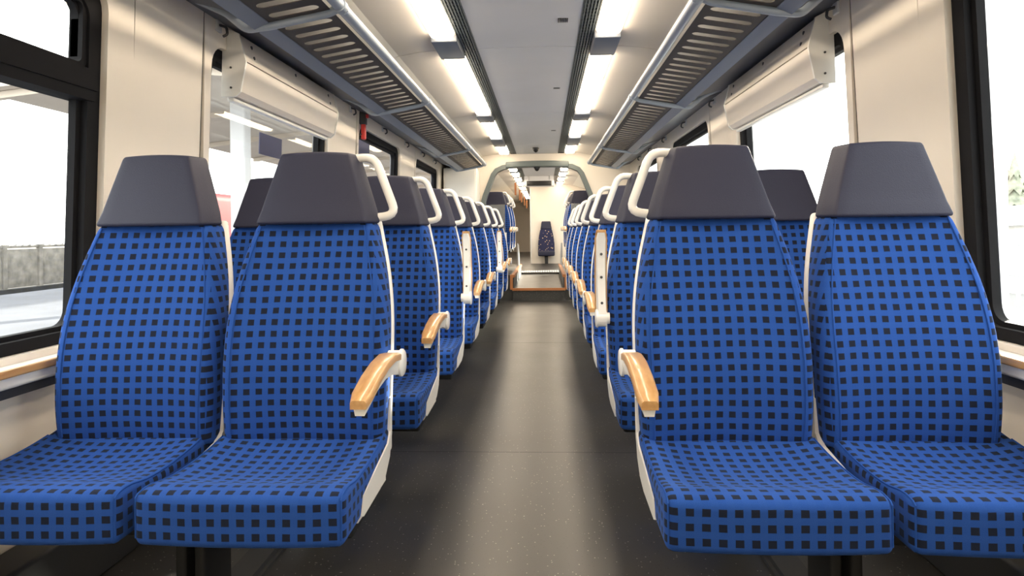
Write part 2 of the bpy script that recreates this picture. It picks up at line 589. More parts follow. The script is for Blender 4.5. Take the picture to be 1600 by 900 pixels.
WLAB = ['large window beside the front row seats',
        'window under the roller blind', 'window past the roller blind', 'last window before the far bulkhead',
        'window in the raised far section', 'tall window in the far vestibule', 'window beyond the far vestibule']
wn = 0
for s, sn in SIDES:
    skin = MB()
    edges = sorted(set(BREAK))
    mods = []
    for a, b in zip(edges, edges[1:]):
        hole = None
        for w in WIN:
            if a < w[0] and w[1] < b:
                hole = (w[0], w[1], ZW0, ZW1, RAD)
        mods.append((a, b, hole))
        ring_panel(skin, s, a, b, -.05, ZTOP + .12, hole, .062, .105)
    wall = skin.build('wall_' + sn, 'body_skin')
    tag(wall, f'cream panelled side wall on the {sn} of the carriage', kind='structure')
    for a, b, hole in mods:
        if a > YP - .2 and b < YP + .3:
            pass
        mb = MB()
        ring_panel(mb, s, a + .005, b - .005, 0, ZTOP, hole, 0, .06)
        mb.build('panel', 'wall', wall, smooth=True, angle=50)
        jb = MB()
        ring_panel(jb, s, b - .006, b + .006, 0, ZTOP, None, .0025, .06)
        jb.build('joint', 'rubber', wall)
    for i, w in enumerate(WIN):
        wn += 1
        root = empty(f'window_{wn}', W(s, 0, (w[0] + w[1]) / 2, ZW0))
        tag(root, f'{WLAB[i]} on the {sn}', kind='structure')
        inv = Matrix.Translation(-root.location)

        def put(mb, name, m, par=root, **kw):
            mb.v = [tuple(inv @ Vector(p)) for p in mb.v]
            return mb.build(name, m, par, **kw)
        fw = .055 if i == 0 else .042
        out = rrect(w[0] + .001, w[1] - .001, ZW0 + .001, ZW1 - .001, RAD)
        inn = rrect(w[0] + fw, w[1] - fw, ZW0 + .036, ZW1 - fw - .012, RAD - .03)
        m1 = MB(); loop_band(m1, s, out, inn, .022, .085)
        fr = put(m1, 'window_frame', 'rubber', smooth=True)
        inn2 = rrect(w[0] + fw + .02, w[1] - fw - .02, ZW0 + .05, ZW1 - fw - .03, RAD - .045)
        m2 = MB(); loop_band(m2, s, inn, inn2, .045, .07)
        put(m2, 'glazing_bead', 'rubber', smooth=True)
        zt = ZW1 - fw - .02
        m3 = MB()
        a_, b_ = w[0] + fw + .005, w[1] - fw - .005
        m3.add([W(s, d, y, z) for d in (.054, .060) for (y, z) in ((a_, ZW0 + .04), (b_, ZW0 + .04), (b_, zt), (a_, zt))],
               [(0, 1, 2, 3), (7, 6, 5, 4), (0, 4, 5, 1), (1, 5, 6, 2), (2, 6, 7, 3), (3, 7, 4, 0)])
        pane = put(m3, 'pane', 'glass')
        if i == 0 and s < 0:
            m4 = MB()
            for (z0, z1, d0, d1) in ((1.452, 1.552, .012, .085), (1.485, 1.50, .006, .02)):
                m4.add([W(s, d, y, z) for d in (d0, d1) for (y, z) in ((w[0] + .02, z0), (w[1] - .03, z0), (w[1] - .03, z1), (w[0] + .02, z1))],
                       [(0, 1, 2, 3), (7, 6, 5, 4), (0, 4, 5, 1), (1, 5, 6, 2), (2, 6, 7, 3), (3, 7, 4, 0)])
            put(m4, 'transom', 'rubber')
            o5 = rrect(w[0] + fw, w[1] - fw, 1.545, ZW1 - fw - .005, .03)
            i5 = rrect(w[0] + fw + .02, w[1] - fw - .02, 1.568, ZW1 - fw - .03, .02)
            m5 = MB(); loop_band(m5, s, o5, i5, .030, .075)
            put(m5, 'vent_sash', 'rubber', smooth=True)
        if s < 0 and i in (1, 2):
            yy = 3.27 if i == 1 else 5.0
            zz = 1.437 if i == 1 else 1.62
            sz, sh = (.28, .112) if i == 1 else (.34, .14)
            m6 = MB()
            m6.add([W(s, d, y, z) for d in (.049, .053) for (y, z) in ((yy, zz), (yy + sz, zz), (yy + sz, zz + sh), (yy, zz + sh))],
                   [(0, 1, 2, 3), (7, 6, 5, 4), (0, 4, 5, 1), (1, 5, 6, 2), (2, 6, 7, 3), (3, 7, 4, 0)])
            put(m6, 'sticker', 'sticker')
    # sill ledge with wooden edge, and heater duct below
    led = empty('wall_ledge', (XC + s * 1.36, 4.85, 0))
    tag(led, f'white window ledge with wooden edge along the {sn} wall', kind='structure')
    L = MB(); xa, xb = sorted((s * -.055, s * .02))
    L.rbox((s * -.02, 0, .645), (.075, 11.6, .05), .012, (1, 1, 1))
    L.build('ledge', 'white_plastic', led, smooth=True)
    MB().rbox((s * -.062, 0, .664), (.018, 11.6, .022), .006, (1, 1, 1)).build('wood_edge', 'wood', led, smooth=True)
    MB().box(min(s * -.045, s * .0), max(s * -.045, s * .0), -5.8, 5.8, .595, .62).build('shadow_gap', 'dark_metal', led)
    d = MB().rbox((XC + s * 1.30, 4.0, .09), (.12, 10.0, .18), .012, (1, 1, 1)).build('heater_duct', 'dark_metal', smooth=True)
    tag(d, f'dark heater duct along the floor by the {sn} wall', kind='structure')

# ------------------------------------------------------------------ ceiling
ZC = 2.12
ceil = MB().box(XC - 1.5, XC + 1.5, YB, YE, ZC + .05, ZC + .09).build('ceiling', 'body_skin')
tag(ceil, 'grey centre ceiling with cream side panels above the racks', kind='structure')
CJ = [YB, -.54, 1.66, 3.862, 6.06, 8.27, 10.6, 13.0, 15.5, 20.0, YE]
for a, b in zip(CJ, CJ[1:]):
    g = .0035
    n = 8
    poly = [(XC - .297 + .594 * i / n, ZC + .006 * (1 - (2 * i / n - 1) ** 2)) for i in range(n + 1)]
    poly += [(XC + .297, ZC + .03), (XC - .297, ZC + .03)]
    MB().prism(poly, a + g, b - g).build('centre_panel', 'ceiling', ceil, smooth=True, angle=30)
    for s in (-1, 1):
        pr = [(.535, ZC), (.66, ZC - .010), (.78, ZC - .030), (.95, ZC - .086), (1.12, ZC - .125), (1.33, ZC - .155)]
        for q, nm, mt in ((pr[:3], 'side_panel', 'ceiling_side'), (pr[2:], 'panel_above_rack', 'ceiling_side_lit')):  # outer part gets the lighter cream, so rack slots look lit
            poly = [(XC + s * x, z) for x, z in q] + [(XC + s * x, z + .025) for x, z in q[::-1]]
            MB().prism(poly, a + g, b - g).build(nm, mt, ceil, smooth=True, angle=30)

# small speaker vents in the ceiling
for i, (x, y, w_, d_, lab) in enumerate(((-.705, 3.056, .055, .06, 'on the cream panel beside the left light strip'), (.111, 3.374, .055, .06, 'nearest on the grey centre panel'),
                        (.108, 4.986, .05, .03, 'in the middle of the grey centre panel'), (.113, 7.103, .05, .03, 'furthest on the grey centre panel'))):
    r = empty('speaker_vent', (x, y, ZC))
    tag(r, f'tiny dark slotted vent {lab}', 'vent', 'ceiling speaker vents')
    nx = 6
    for a in range(nx):
        for b in range(2):
            MB().box(-w_ / 2 + a * w_ / nx, -w_ / 2 + a * w_ / nx + w_ / nx * .6, -d_ / 2 + b * d_ / 2, -d_ / 2 + b * d_ / 2 + d_ * .4, -.004, .003).build('vent_slot', 'black', r)

# ceiling air grilles
slat_me = None
for s, sn in SIDES:
    for a, b, where in ((-.54, YP - .1, 'in front of the far portal'), (YP + .1, 13.0, 'beyond the far portal')):
        g = empty('air_grille', (XC + s * .341, a, ZC))
        tag(g, f'long dark slatted air grille beside the {sn} light strip, {where}', 'air grille', 'ceiling air grilles')
        MB().box(-.046, .046, 0, b - a, .022, .03).build('grille_back', 'grille_back', g)
        MB().box(-.046, -.040, 0, b - a, -.004, .024).build('grille_edge', 'grille', g)
        MB().box(.040, .046, 0, b - a, -.004, .024).build('grille_edge', 'grille', g)
        sl = None
        for i in range(5):
            x = -.032 + i * .016
            if sl is None:
                sl = MB().box(-.0042, .0042, 0, b - a, -.003, .016).build('slat', 'grille', g)
                sl.location.x = x
            else:
                c = sl.copy(); COL.objects.link(c); c.location.x = x
        rb = MB()
        y = .02
        while y < b - a:
            rb.box(-.040, .040, y, y + .010, -.001, .012)
            y += .05
        tag(rb.build('cross_rib', 'grille', g), kind='stuff')

# ceiling lights: lit diffusers with plain covers between
SEG = [(-.35, 1.38, 'above the camera'), (1.74, 3.58, 'nearest the camera'), (3.955, 5.95, 'second along the strip'),
       (6.30, 7.50, 'third along the strip'), (8.15, 9.05, 'last before the portal'),
       (9.45, 10.5, 'first beyond the portal'), (10.75, 11.7, 'second beyond the portal'), (11.95, 12.9, 'third beyond the portal'),
       (13.15, 14.1, 'fourth beyond the portal'), (14.35, 15.4, 'by the cabin wall'), (15.8, 17.0, 'first in the far passage'), (17.4, 18.6, 'second in the far passage'), (19.0, 20.2, 'third in the far passage'), (20.6, 21.8, 'last in the far passage')]
SPA = [(1.38, 1.74), (3.58, 3.955), (5.95, 6.30), (7.50, 8.15), (10.5, 10.75), (11.7, 11.95), (12.9, 13.15), (14.1, 14.35), (15.4, 15.8), (17.0, 17.4), (18.6, 19.0), (20.2, 20.6)]
for s, sn in SIDES:
    for a, b, lab in SEG:
        if s > 0 and a > 15.5:
            continue
        t = empty('ceiling_light', (XC + s * .459, a, ZC))
        tag(t, f'glowing warm light panel in the {sn} ceiling strip, {lab}', 'ceiling light', 'ceiling light strips')
        Ln = b - a
        MB().box(-.075, .075, 0, Ln, .028, .04).build('housing', 'lamp_rim', t)
        for e in ((-.075, -.070), (.070, .075)):
            MB().box(e[0], e[1], 0, Ln, -.004, .03).build('rim', 'lamp_rim', t)
        cut = Ln * (.36 if s > 0 else .64)
        for y0, y1 in ((.04, cut - .012), (cut + .012, Ln - .04)):
            MB().rbox((0, (y0 + y1) / 2, -.003), (.132, y1 - y0, .056), .022, (2, 1, 1), 3).build('diffuser', 'lamp', t, smooth=True)
        for y0, y1 in ((0, .04), (cut - .012, cut + .012), (Ln - .04, Ln)):
            MB().box(-.07, .07, y0, y1, .004, .028).build('end_reflector', 'lamp_rim', t)
    for a, b in SPA:
        if s > 0 and a > 15:
            continue
        xa = XC + s * .459
        MB().rbox((xa, (a + b) / 2, ZC - .006), (.15, b - a - .004, .056), .006, (1, 1, 1)).build('light_cover', 'spacer', ceil, smooth=True)
    for a, b in ((YB, -.35), (21.8 if s < 0 else 15.4, YE)):
        xa = XC + s * .459
        MB().box(xa - .165, xa + .08, a, b, ZC, ZC + .03).build('light_cover', 'spacer' if b < 0 else 'ceiling', ceil)

# ------------------------------------------------------------------ far end walls and added light-blocking wall
ew = MB().box(-.335, XC + 1.36, YV, YV + 4.0, .21, ZC).build('wall_cabin', 'wall')
tag(ew, 'bright cream cabin wall behind the folding seat', kind='structure')
MB().rbox((-.335, YV - .005, 1.12), (.03, .03, 1.82), .01, (1, 1, 1)).build('corner_post', 'white_plastic', ew, smooth=True)
fw_ = MB().box(XC - 1.5, XC + 1.5, YE, YE + .06, 0, 2.3).build('wall_end', 'wall')
tag(fw_, 'cream wall at the end of the far left passage', kind='structure')
nw = MB().box(XC - 1.5, XC + 1.5, YB - .06, YB, 0, 2.3).build('wall_light_block', 'wall')  # added unseen wall, set close so less light reaches the seat fronts
tag(nw, 'added cream wall close behind the camera, blocking light from there', kind='structure')

# bulkhead with the portal opening
bk = MB()
for s in (-1, 1):
    prof = [(.80, .0), (.80, 1.44), (.775, 1.53), (.655, 1.83), (.60, 1.90), (.50, 1.945), (0, 1.955), (0, ZC - .001), (.90, ZC - .004), (1.02, ZC - .032), (1.20, ZC - .09), (1.315, ZC - .16), (1.365, .9), (1.365, 0)]
    bk.prism([(XC + s * x, z) for x, z in prof], YP, YP + .08)
bkh = bk.build('wall_bulkhead', 'wall')
tag(bkh, 'cream bulkhead around the grey portal arch', kind='structure')
pf = MB()
path = [(.80, .38), (.80, 1.44), (.775, 1.53), (.655, 1.83), (.60, 1.90), (.50, 1.945), (.44, 1.953)]
for s in (-1, 1):
    pth = [(XC + s * x, z) for x, z in path]
    nrm = []
    for i in range(len(path)):
        p0, p1 = path[max(i - 1, 0)], path[min(i + 1, len(path) - 1)]
        dx, dz = p1[0] - p0[0], p1[1] - p0[1]
        l = math.hypot(dx, dz)
        nrm.append((-dz / l, dx / l))                # towards the opening
    v = []
    for yy in (YP - .045, YP + .11):
        for (x, z), (nx, nz) in zip(path, nrm):
            v.append((XC + s * (x - nx * .012), yy, z - nz * .012))
            v.append((XC + s * (x + nx * .050), yy, z + nz * .050))
    n = len(path) * 2
    f = []
    for i in range(len(path) - 1):
        a = 2 * i
        f += [(a, a + 1, a + 3, a + 2), (n + a, n + a + 2, n + a + 3, n + a + 1), (a, a + 2, n + a + 2, n + a), (a + 1, n + a + 1, n + a + 3, a + 3)]
    f += [(0, n, n + 1, 1), (n - 2, n - 1, 2 * n - 1, 2 * n - 2)]
    pf.add(v, f)
port = empty('portal_arch', (0, 0, 0))
tag(port, 'grey green portal arch framing the raised far section', kind='structure')
pf.build('arch_frame', 'portal', port, smooth=True, angle=35)
MB().rbox((XC, YP + .02, 1.955), (.90, .20, .085), .015, (4, 1, 1), fn=lambda p: Vector((p.x, p.y, p.z + .014 * (1 - ((p.x - XC) / .45) ** 2)))).build('cross_bar', 'portal', port, smooth=True)
for (x, y, z, lab) in ((-.105, 8.55, ZC - .001, 'on the ceiling before the portal bar'), (-.10, YP + .02, 1.93, 'below the portal cross bar')):
    t = empty('ceiling_sensor', (x, y, z))
    tag(t, f'small dark dome sensor {lab}', 'sensor', 'dome sensors')
    MB().tube([(0, 0, 0), (0, 0, -.02)], .045, 14).build('base', 'dark_metal', t, smooth=True)
    MB().tube([(0, 0, -.02), (0, 0, -.035), (0, 0, -.052), (0, 0, -.062)], [.036, .034, .024, .008], 14).build('dome', 'black', t, smooth=True, angle=70)

# tall white cabinet beside the bulkhead
cb = empty('cabinet', (XC - 1.06, 8.975, 0))
tag(cb, 'tall white equipment cabinet left of the portal, under the rack end', 'cabinet')
MB().rbox((0, 0, .955), (.46, .43, 1.87), .012, (1, 1, 1)).build('body', 'white_plastic', cb, smooth=True)
MB().rbox((0, -.217, .97), (.42, .012, 1.78), .004, (1, 1, 1)).build('door', 'white_plastic', cb, smooth=True)
MB().rbox((.17, -.226, 1.0), (.02, .012, .07), .004, (1, 1, 1)).build('latch', 'screw', cb, smooth=True)

# passenger display below the ceiling
dp = empty('passenger_display', (-.10, 13.0, ZC))
tag(dp, 'black passenger information display under the far ceiling', 'display')
MB().rbox((0, 0, -.155), (.62, .10, .13), .02, (1, 1, 1)).build('housing', 'ceiling', dp, smooth=True)
MB().rbox((0, -.048, -.155), (.50, .03, .10), .006, (1, 1, 1)).build('screen', 'black', dp, smooth=True)
for x in (-.22, .22):
    MB().tube([(x, 0, -.10), (x, 0, 0)], .012, 8).build('bracket', 'steel', dp)
MB().box(-.30, .30, .02, .05, -.1, 0.0).build('mount', 'ceiling', dp)

# folding seat at the end wall
fs = empty('folding_seat', (.035, YV - .14, .21))
tag(fs, 'dark speckled single folding seat on the bright end wall', 'seat')


def fold_fn(p):
    w = lerp_table([(.2, 1.0), (.5, .98), (.7, .84), (.85, .66), (1.05, .5)], p.z)
    return Vector((p.x * w, p.y + .06 * (p.z - .3), p.z))


MB().rbox((0, .03, .55), (.40, .08, .56), .03, (4, 1, 6), fn=fold_fn).build('backrest', 'dotted_fabric', fs, smooth=True)
MB().rbox((0, .045, .92), (.40, .09, .20), .025, (4, 1, 3), fn=fold_fn).build('headrest', 'headrest', fs, smooth=True)
MB().rbox((0, -.03, .25), (.40, .26, .12), .03, (2, 2, 1)).build('seat_cushion', 'headrest', fs, smooth=True)
MB().box(-.04, .04, .0, .08, .0, .20).build('support', 'dark_metal', fs)
MB().box(-.12, .12, .09, .139, .2, .7).build('wall_mount', 'dark_metal', fs)


# ------------------------------------------------------------------ train seat
WTAB = [(.42, .436), (.50, .446), (.58, .452), (.66, .455), (.74, .455), (.80, .448), (.87, .430), (.936, .403), (.99, .374), (1.045, .343), (1.10, .320), (1.26, .25)]
YTAB = [(.42, .382), (.47, .372), (.56, .368), (.66, .376), (.76, .396), (.86, .424), (.96, .456), (1.05, .487), (1.15, .515), (1.26, .54)]


def smooth_tab(tab, t, h=.03):
    return (lerp_table(tab, t - h) + lerp_table(tab, t) * 2 + lerp_table(tab, t + h)) / 4


def back_fn(p):
    w = smooth_tab(WTAB, p.z) / .455
    x = p.x * w
    hw = .2275 * w
    q = min(1, abs(x) / hw)
    y = p.y
    if y < 0:
        y -= .026 * q ** 2.2 * (1 - max(0, (q - .86) / .14) ** 2 * .7)
    return Vector((x, y + .045 + smooth_tab(YTAB, p.z), p.z))


def shell_fn(p):
    w = (smooth_tab(WTAB, p.z) + .009) / .455
    return Vector((p.x * w, p.y + .076 + smooth_tab(YTAB, p.z), p.z))


def head_fn(p):
    t = (p.z - 1.045) / .205
    w = .368 - (.368 - .230) * max(0, min(1, t)) ** 1.05
    u = p.x / .176                                  # -1..1
    fr = max(0, min(1, (-p.y + .03) / .06))         # 1 at the front face
    x = u * w / 2 * (1 - .13 * fr)
    y = .492 + p.y + .035 * t
    z = p.z + .005 * (1 - u * u) * max(0, t)
    if t < .12:
        y -= .006
    return Vector((x, y, z))


def cush_fn(p):
    v = max(0, min(1, p.y / .42))
    q = min(1, abs(p.x) / .225)
    if p.z > .40:
        dip = -.022 * math.sin(math.pi * min(1, max(0, (v - .18) / .82))) * (1 - .7 * q * q)
        lift = .012 * math.exp(-((v - .10) / .12) ** 2) + .02 * v * v * v
        z = p.z + dip + lift + .010 * q ** 3 * v
    else:
        z = p.z + .03 * max(0, (v - .3))
    x = p.x * (1 + .02 * (1 - v))
    y = p.y - .012 * (1 - q * q) * (1 - v)
    return Vector((x, y, z))


def fillet(pts, r, k=5):
    out = [Vector(pts[0])]
    for i in range(1, len(pts) - 1):
        a, b, c = Vector(pts[i - 1]), Vector(pts[i]), Vector(pts[i + 1])
        p, q = b + (a - b).normalized() * r, b + (c - b).normalized() * r
        for j in range(k + 1):
            t = j / k
            out.append(p * (1 - t) ** 2 + b * 2 * t * (1 - t) + q * t * t)
    out.append(Vector(pts[-1]))
    return out


M = {}
_tmp = []


def proto(key, mb, m, **kw):
    o = mb.build(key, m, None, **kw)
    M[key] = o.data
    bpy.data.objects.remove(o)


proto('seat_cushion', MB().rbox((0, .215, .402), (.452, .43, .105), .019, (14, 14, 3), 3, cush_fn), 'fabric', smooth=True, uv=True, angle=60)
proto('backrest', MB().rbox((0, 0, .745), (.455, .085, .62), .028, (16, 1, 26), 3, back_fn), 'fabric', smooth=True, uv=True, angle=60)
proto('headrest', MB().rbox((0, 0, 1.1475), (.352, .075, .205), .010, (10, 2, 6), 2, head_fn), 'headrest', smooth=True, angle=60)
proto('shell', MB().rbox((0, 0, .73), (.455, .030, .66), .012, (4, 1, 24), 2, shell_fn), 'white_plastic', smooth=True, angle=60)
# seat piping along the edges of the cushion front
pan_poly = [(.13, .362), (.15, .354), (.30, .358), (.36, .372), (.405, .405), (.432, .46), (.440, .56), (.424, .56), (.416, .47), (.39, .445), (.27, .425), (.15, .402)]
pm = MB()
for xs in (-1, 1):
    xa, xb = sorted((xs * .216, xs * .231))
    n = len(pan_poly)
    v = [(x, y, z) for x in (xa, xb) for y, z in pan_poly]
    pm.add(v, [tuple(range(n)), tuple(range(2 * n - 1, n - 1, -1))] + [(i, (i + 1) % n, (i + 1) % n + n, i + n) for i in range(n)])
pm.box(-.22, .22, .14, .40, .342, .354)
proto('seat_pan', pm, 'white_plastic', smooth=True, angle=30)
for s in (-1, 1):
    fm = MB()
    fm.rbox((0, .27, .318), (.40, .22, .05), .01, (1, 1, 1))
    fm.rbox((s * .212, .30, .19), (.028, .14, .32), .008, (1, 1, 1))
    proto(f'support{s}', fm, 'under', smooth=True)
for s in (-1, 1):
    proto(f'back_piping{s}', MB().tube([back_fn(Vector((s * .196, -.0435, .47 + .57 * i / 24))) for i in range(25)], .0022, 6), 'piping', smooth=True)
    pts = [cush_fn(Vector((s * .2205, .372 - .36 * i / 14, .4505))) for i in range(15)]
    pts += [cush_fn(Vector((s * .2205, .0045, .446 - .078 * i / 7))) for i in range(8)]
    proto(f'cushion_piping{s}', MB().tube(pts, .0022, 6), 'piping', smooth=True)
# handle loop beside the headrest (for +x side; mirrored for the other)
for s in (-1, 1):
    pts = fillet([(s * .075, .545, 1.236), (s * .162, .542, 1.243), (s * .228, .530, 1.070), (s * .135, .530, 1.058)], .035)
    proto(f'handle{s}', MB().tube(pts, .0130, 12), 'bright_plastic', smooth=True, angle=70)
# armrest: origin at the pivot, arm pointing to -y
AR = [(.010, .012), (-.03, .024), (-.09, .031), (-.16, .026), (-.24, .010), (-.31, -.012), (-.345, -.026)]     # top line of wood pad (y,z)
TH = .017
v, f = [], []
for i, (y, z) in enumerate(AR):
    w = .024 if i < len(AR) - 1 else .018
    if i == 0:
        w = .019
    v += [(-w, y, z - .003), (-w + .005, y, z + .002), (w - .005, y, z + .002), (w, y, z - .003), (w, y, z - TH), (-w, y, z - TH)]
for i in range(len(AR) - 1):
    for j in range(6):
        f.append((i * 6 + j, i * 6 + (j + 1) % 6, i * 6 + 6 + (j + 1) % 6, i * 6 + 6 + j))
f += [(0, 1, 2, 3, 4, 5), tuple(range(len(v) - 1, len(v) - 7, -1))]
proto('arm_pad', MB().add(v, f), 'wood', smooth=True, angle=50)
v, f = [], []
BT = [-.038, -.032, -.020, -.016, -.027, -.047, -.060]
for i, (y, z) in enumerate(AR):
    w = .020 if i < len(AR) - 1 else .014
    yy = y if i < len(AR) - 1 else y + .012
    zt, zb = z - TH + .001, BT[i]
    v += [(-w, yy, zt), (w, yy, zt), (w * .75, yy, zb), (-w * .75, yy, zb)]
for i in range(len(AR) - 1):
    for j in range(4):
        f.append((i * 4 + j, i * 4 + (j + 1) % 4, i * 4 + 4 + (j + 1) % 4, i * 4 + 4 + j))
f += [(0, 1, 2, 3), tuple(range(len(v) - 1, len(v) - 5, -1))]
am = MB().add(v, f)
am.tube([(-.017, 0, -.006), (.017, 0, -.006)], .033, 20)
proto('armrest', am, 'bright_plastic', smooth=True, angle=40)
for s in (-1, 1):
    proto(f'hub{s}', MB().tube([(s * .015, 0, -.006), (s * .021, 0, -.006), (s * .025, 0, -.006), (s * .027, 0, -.006)], [.037, .037, .032, .012], 22), 'bright_plastic', smooth=True, angle=40)
    proto(f'pivot{s}', MB().tube([(s * -.030, 0, -.006), (s * -.015, 0, -.006)], .022, 14), 'white_plastic', smooth=True, angle=40)
proto('screw', MB().tube([(0, 0, 0), (0, 0, -.002)], .0055, 10), 'screw', smooth=True, angle=40)


def seat(loc, aisle, leg, label, group, arm='down', handle=True, name='train_seat'):
    """aisle: +1/-1 which side of the seat the aisle is on (0: window seat, no armrest)"""
    t = empty(name, loc)
    tag(t, label, 'seat', group)
    for k in ('seat_cushion', 'backrest', 'headrest', 'shell', 'seat_pan'):
        q = link(k, M[k], t)
        if k == 'backrest':
            for e in (-1, 1):
                link('piping', M[f'back_piping{e}'], q)
        if k == 'seat_cushion':
            q.location.x = 0 if aisle else -leg * .022
            for e in (-1, 1):
                link('piping', M[f'cushion_piping{e}'], q)
    link('support_frame', M[f'support{leg}'], t)
    if aisle:
        if handle:
            link('handle', M[f'handle{aisle}'], t)
        if arm:
            a = link('armrest', M['armrest'], t)
            a.location = (aisle * .253, .385, .672)
            a.rotation_euler = (R(-93 if arm == 'up' else 0), 0, 0)
            if arm == 'down':
                a.rotation_euler = (R(-1), 0, R(0))
            link('arm_pad', M['arm_pad'], a)
            link('hub', M[f'hub{aisle}'], a)
            link('pivot', M[f'pivot{aisle}'], a)
            if arm == 'up':
                for (y, z) in ((-.06, -.025), (-.16, -.0175), (-.25, -.030), (-.32, -.047)):
                    c = link('screw', M['screw'], a)
                    c.location = (0, y, z)
    return t


Y0, PITCH = 1.33, .809
UP = {('left', 2), ('left', 5), ('right', 1)}
for s, sn in SIDES:
    for i in range(8):
        y = Y0 + PITCH * i
        st_ = 'up' if (sn, i) in UP else 'down'
        folded = ', armrest folded up' if st_ == 'up' else ''
        seat((XC + s * .567, y, 0), -s, s, f'blue checked aisle seat, {ORD[i]} row on the {sn} of the aisle{folded}',
             'blue checked aisle seats', st_, handle=(i < 7))
        seat((XC + s * 1.040, y, 0), 0, -s, f'blue checked window seat, {ORD[i]} row by the {sn} wall', 'blue checked window seats')
    for i in range(3):
        y = 9.92 - .49 + PITCH * i
        where = ('nearest', 'middle', 'furthest')[i]
        seat((XC + s * .660, y, .37), -s, s, f'raised blue aisle seat on the {sn} podium beyond the portal, {where} of three', 'raised seats beyond the portal')
        seat((XC + s * 1.134, y, .37), 0, -s, f'raised blue window seat on the {sn} podium beyond the portal, {where} of three', 'raised seats beyond the portal')
    # smoked glass wind screen in front of the raised seats
    t = empty('glass_screen', (XC + s * .70, YP + .13, .37))
    tag(t, f'smoked glass screen in front of the raised {sn} seats', 'glass screen', 'glass screens')
    MB().rbox((s * .03, 0, .52), (.50, .012, 1.02), .004, (1, 1, 1)).build('pane', 'smoked_glass', t)
    MB().tube([(s * -.225, 0, 0), (s * -.225, 0, .62)], .016, 10).build('post', 'white_plastic', t, smooth=True)
    # sloping panel with hand rails beside the far aisle
    t = empty('stair_rail', (XC + s * .40, 11.70, .37))
    tag(t, f'grey sloping rail panel beside the raised aisle on the {sn}', 'hand rail', 'sloping rails by the far aisle')
    poly = [(0, 0), (.48, 0), (.48, .10), (0, .36)]
    pb = MB(); n = 4
    v = [(x, y, z) for x in (-.012, .012) for y, z in poly]
    pb.add(v, [(0, 1, 2, 3), (7, 6, 5, 4)] + [(i, (i + 1) % 4, (i + 1) % 4 + 4, i + 4) for i in range(4)])
    pb.build('rail_panel', 'grey_panel', t)
    MB().tube([(0, 0, 0), (0, 0, .40), (0, .48, .14), (0, .48, 0)], .016, 10).build('rail', 'steel', t, smooth=True)

# under seat floor rails
for s, sn in SIDES:
    for k, x in enumerate((.803,)):
        t = empty('seat_rail', (XC + s * x, .3, 0))
        tag(t, f'dark mounting rail on the floor under the {sn} seats', 'floor rail', 'seat mounting rails')
        MB().box(-.04, .04, 0, 8.4, 0, .029).build('rail_base', 'dark_metal', t)
        MB().box(-.052, -.040, 0, 8.4, 0, .012).build('rail_lip', 'dark_metal', t)
        MB().box(.040, .052, 0, 8.4, 0, .012).build('rail_lip', 'dark_metal', t)

# ------------------------------------------------------------------ luggage racks
RK = [(.2, 2.50, 'nearest the camera'), (2.50, 4.36, 'second section from the camera'), (4.36, 6.90, 'third section from the camera'), (6.90, 8.57, 'end section by the portal')]
XF, ZF, XR, ZR = .70, 1.913, 1.035, 1.856
PXF, PXR = .735, 0.985


def rk(s, x, dz=0):
    t = (x - XF) / (XR - XF)
    return XC + s * x, ZF + (ZR - ZF) * t - .012 + dz


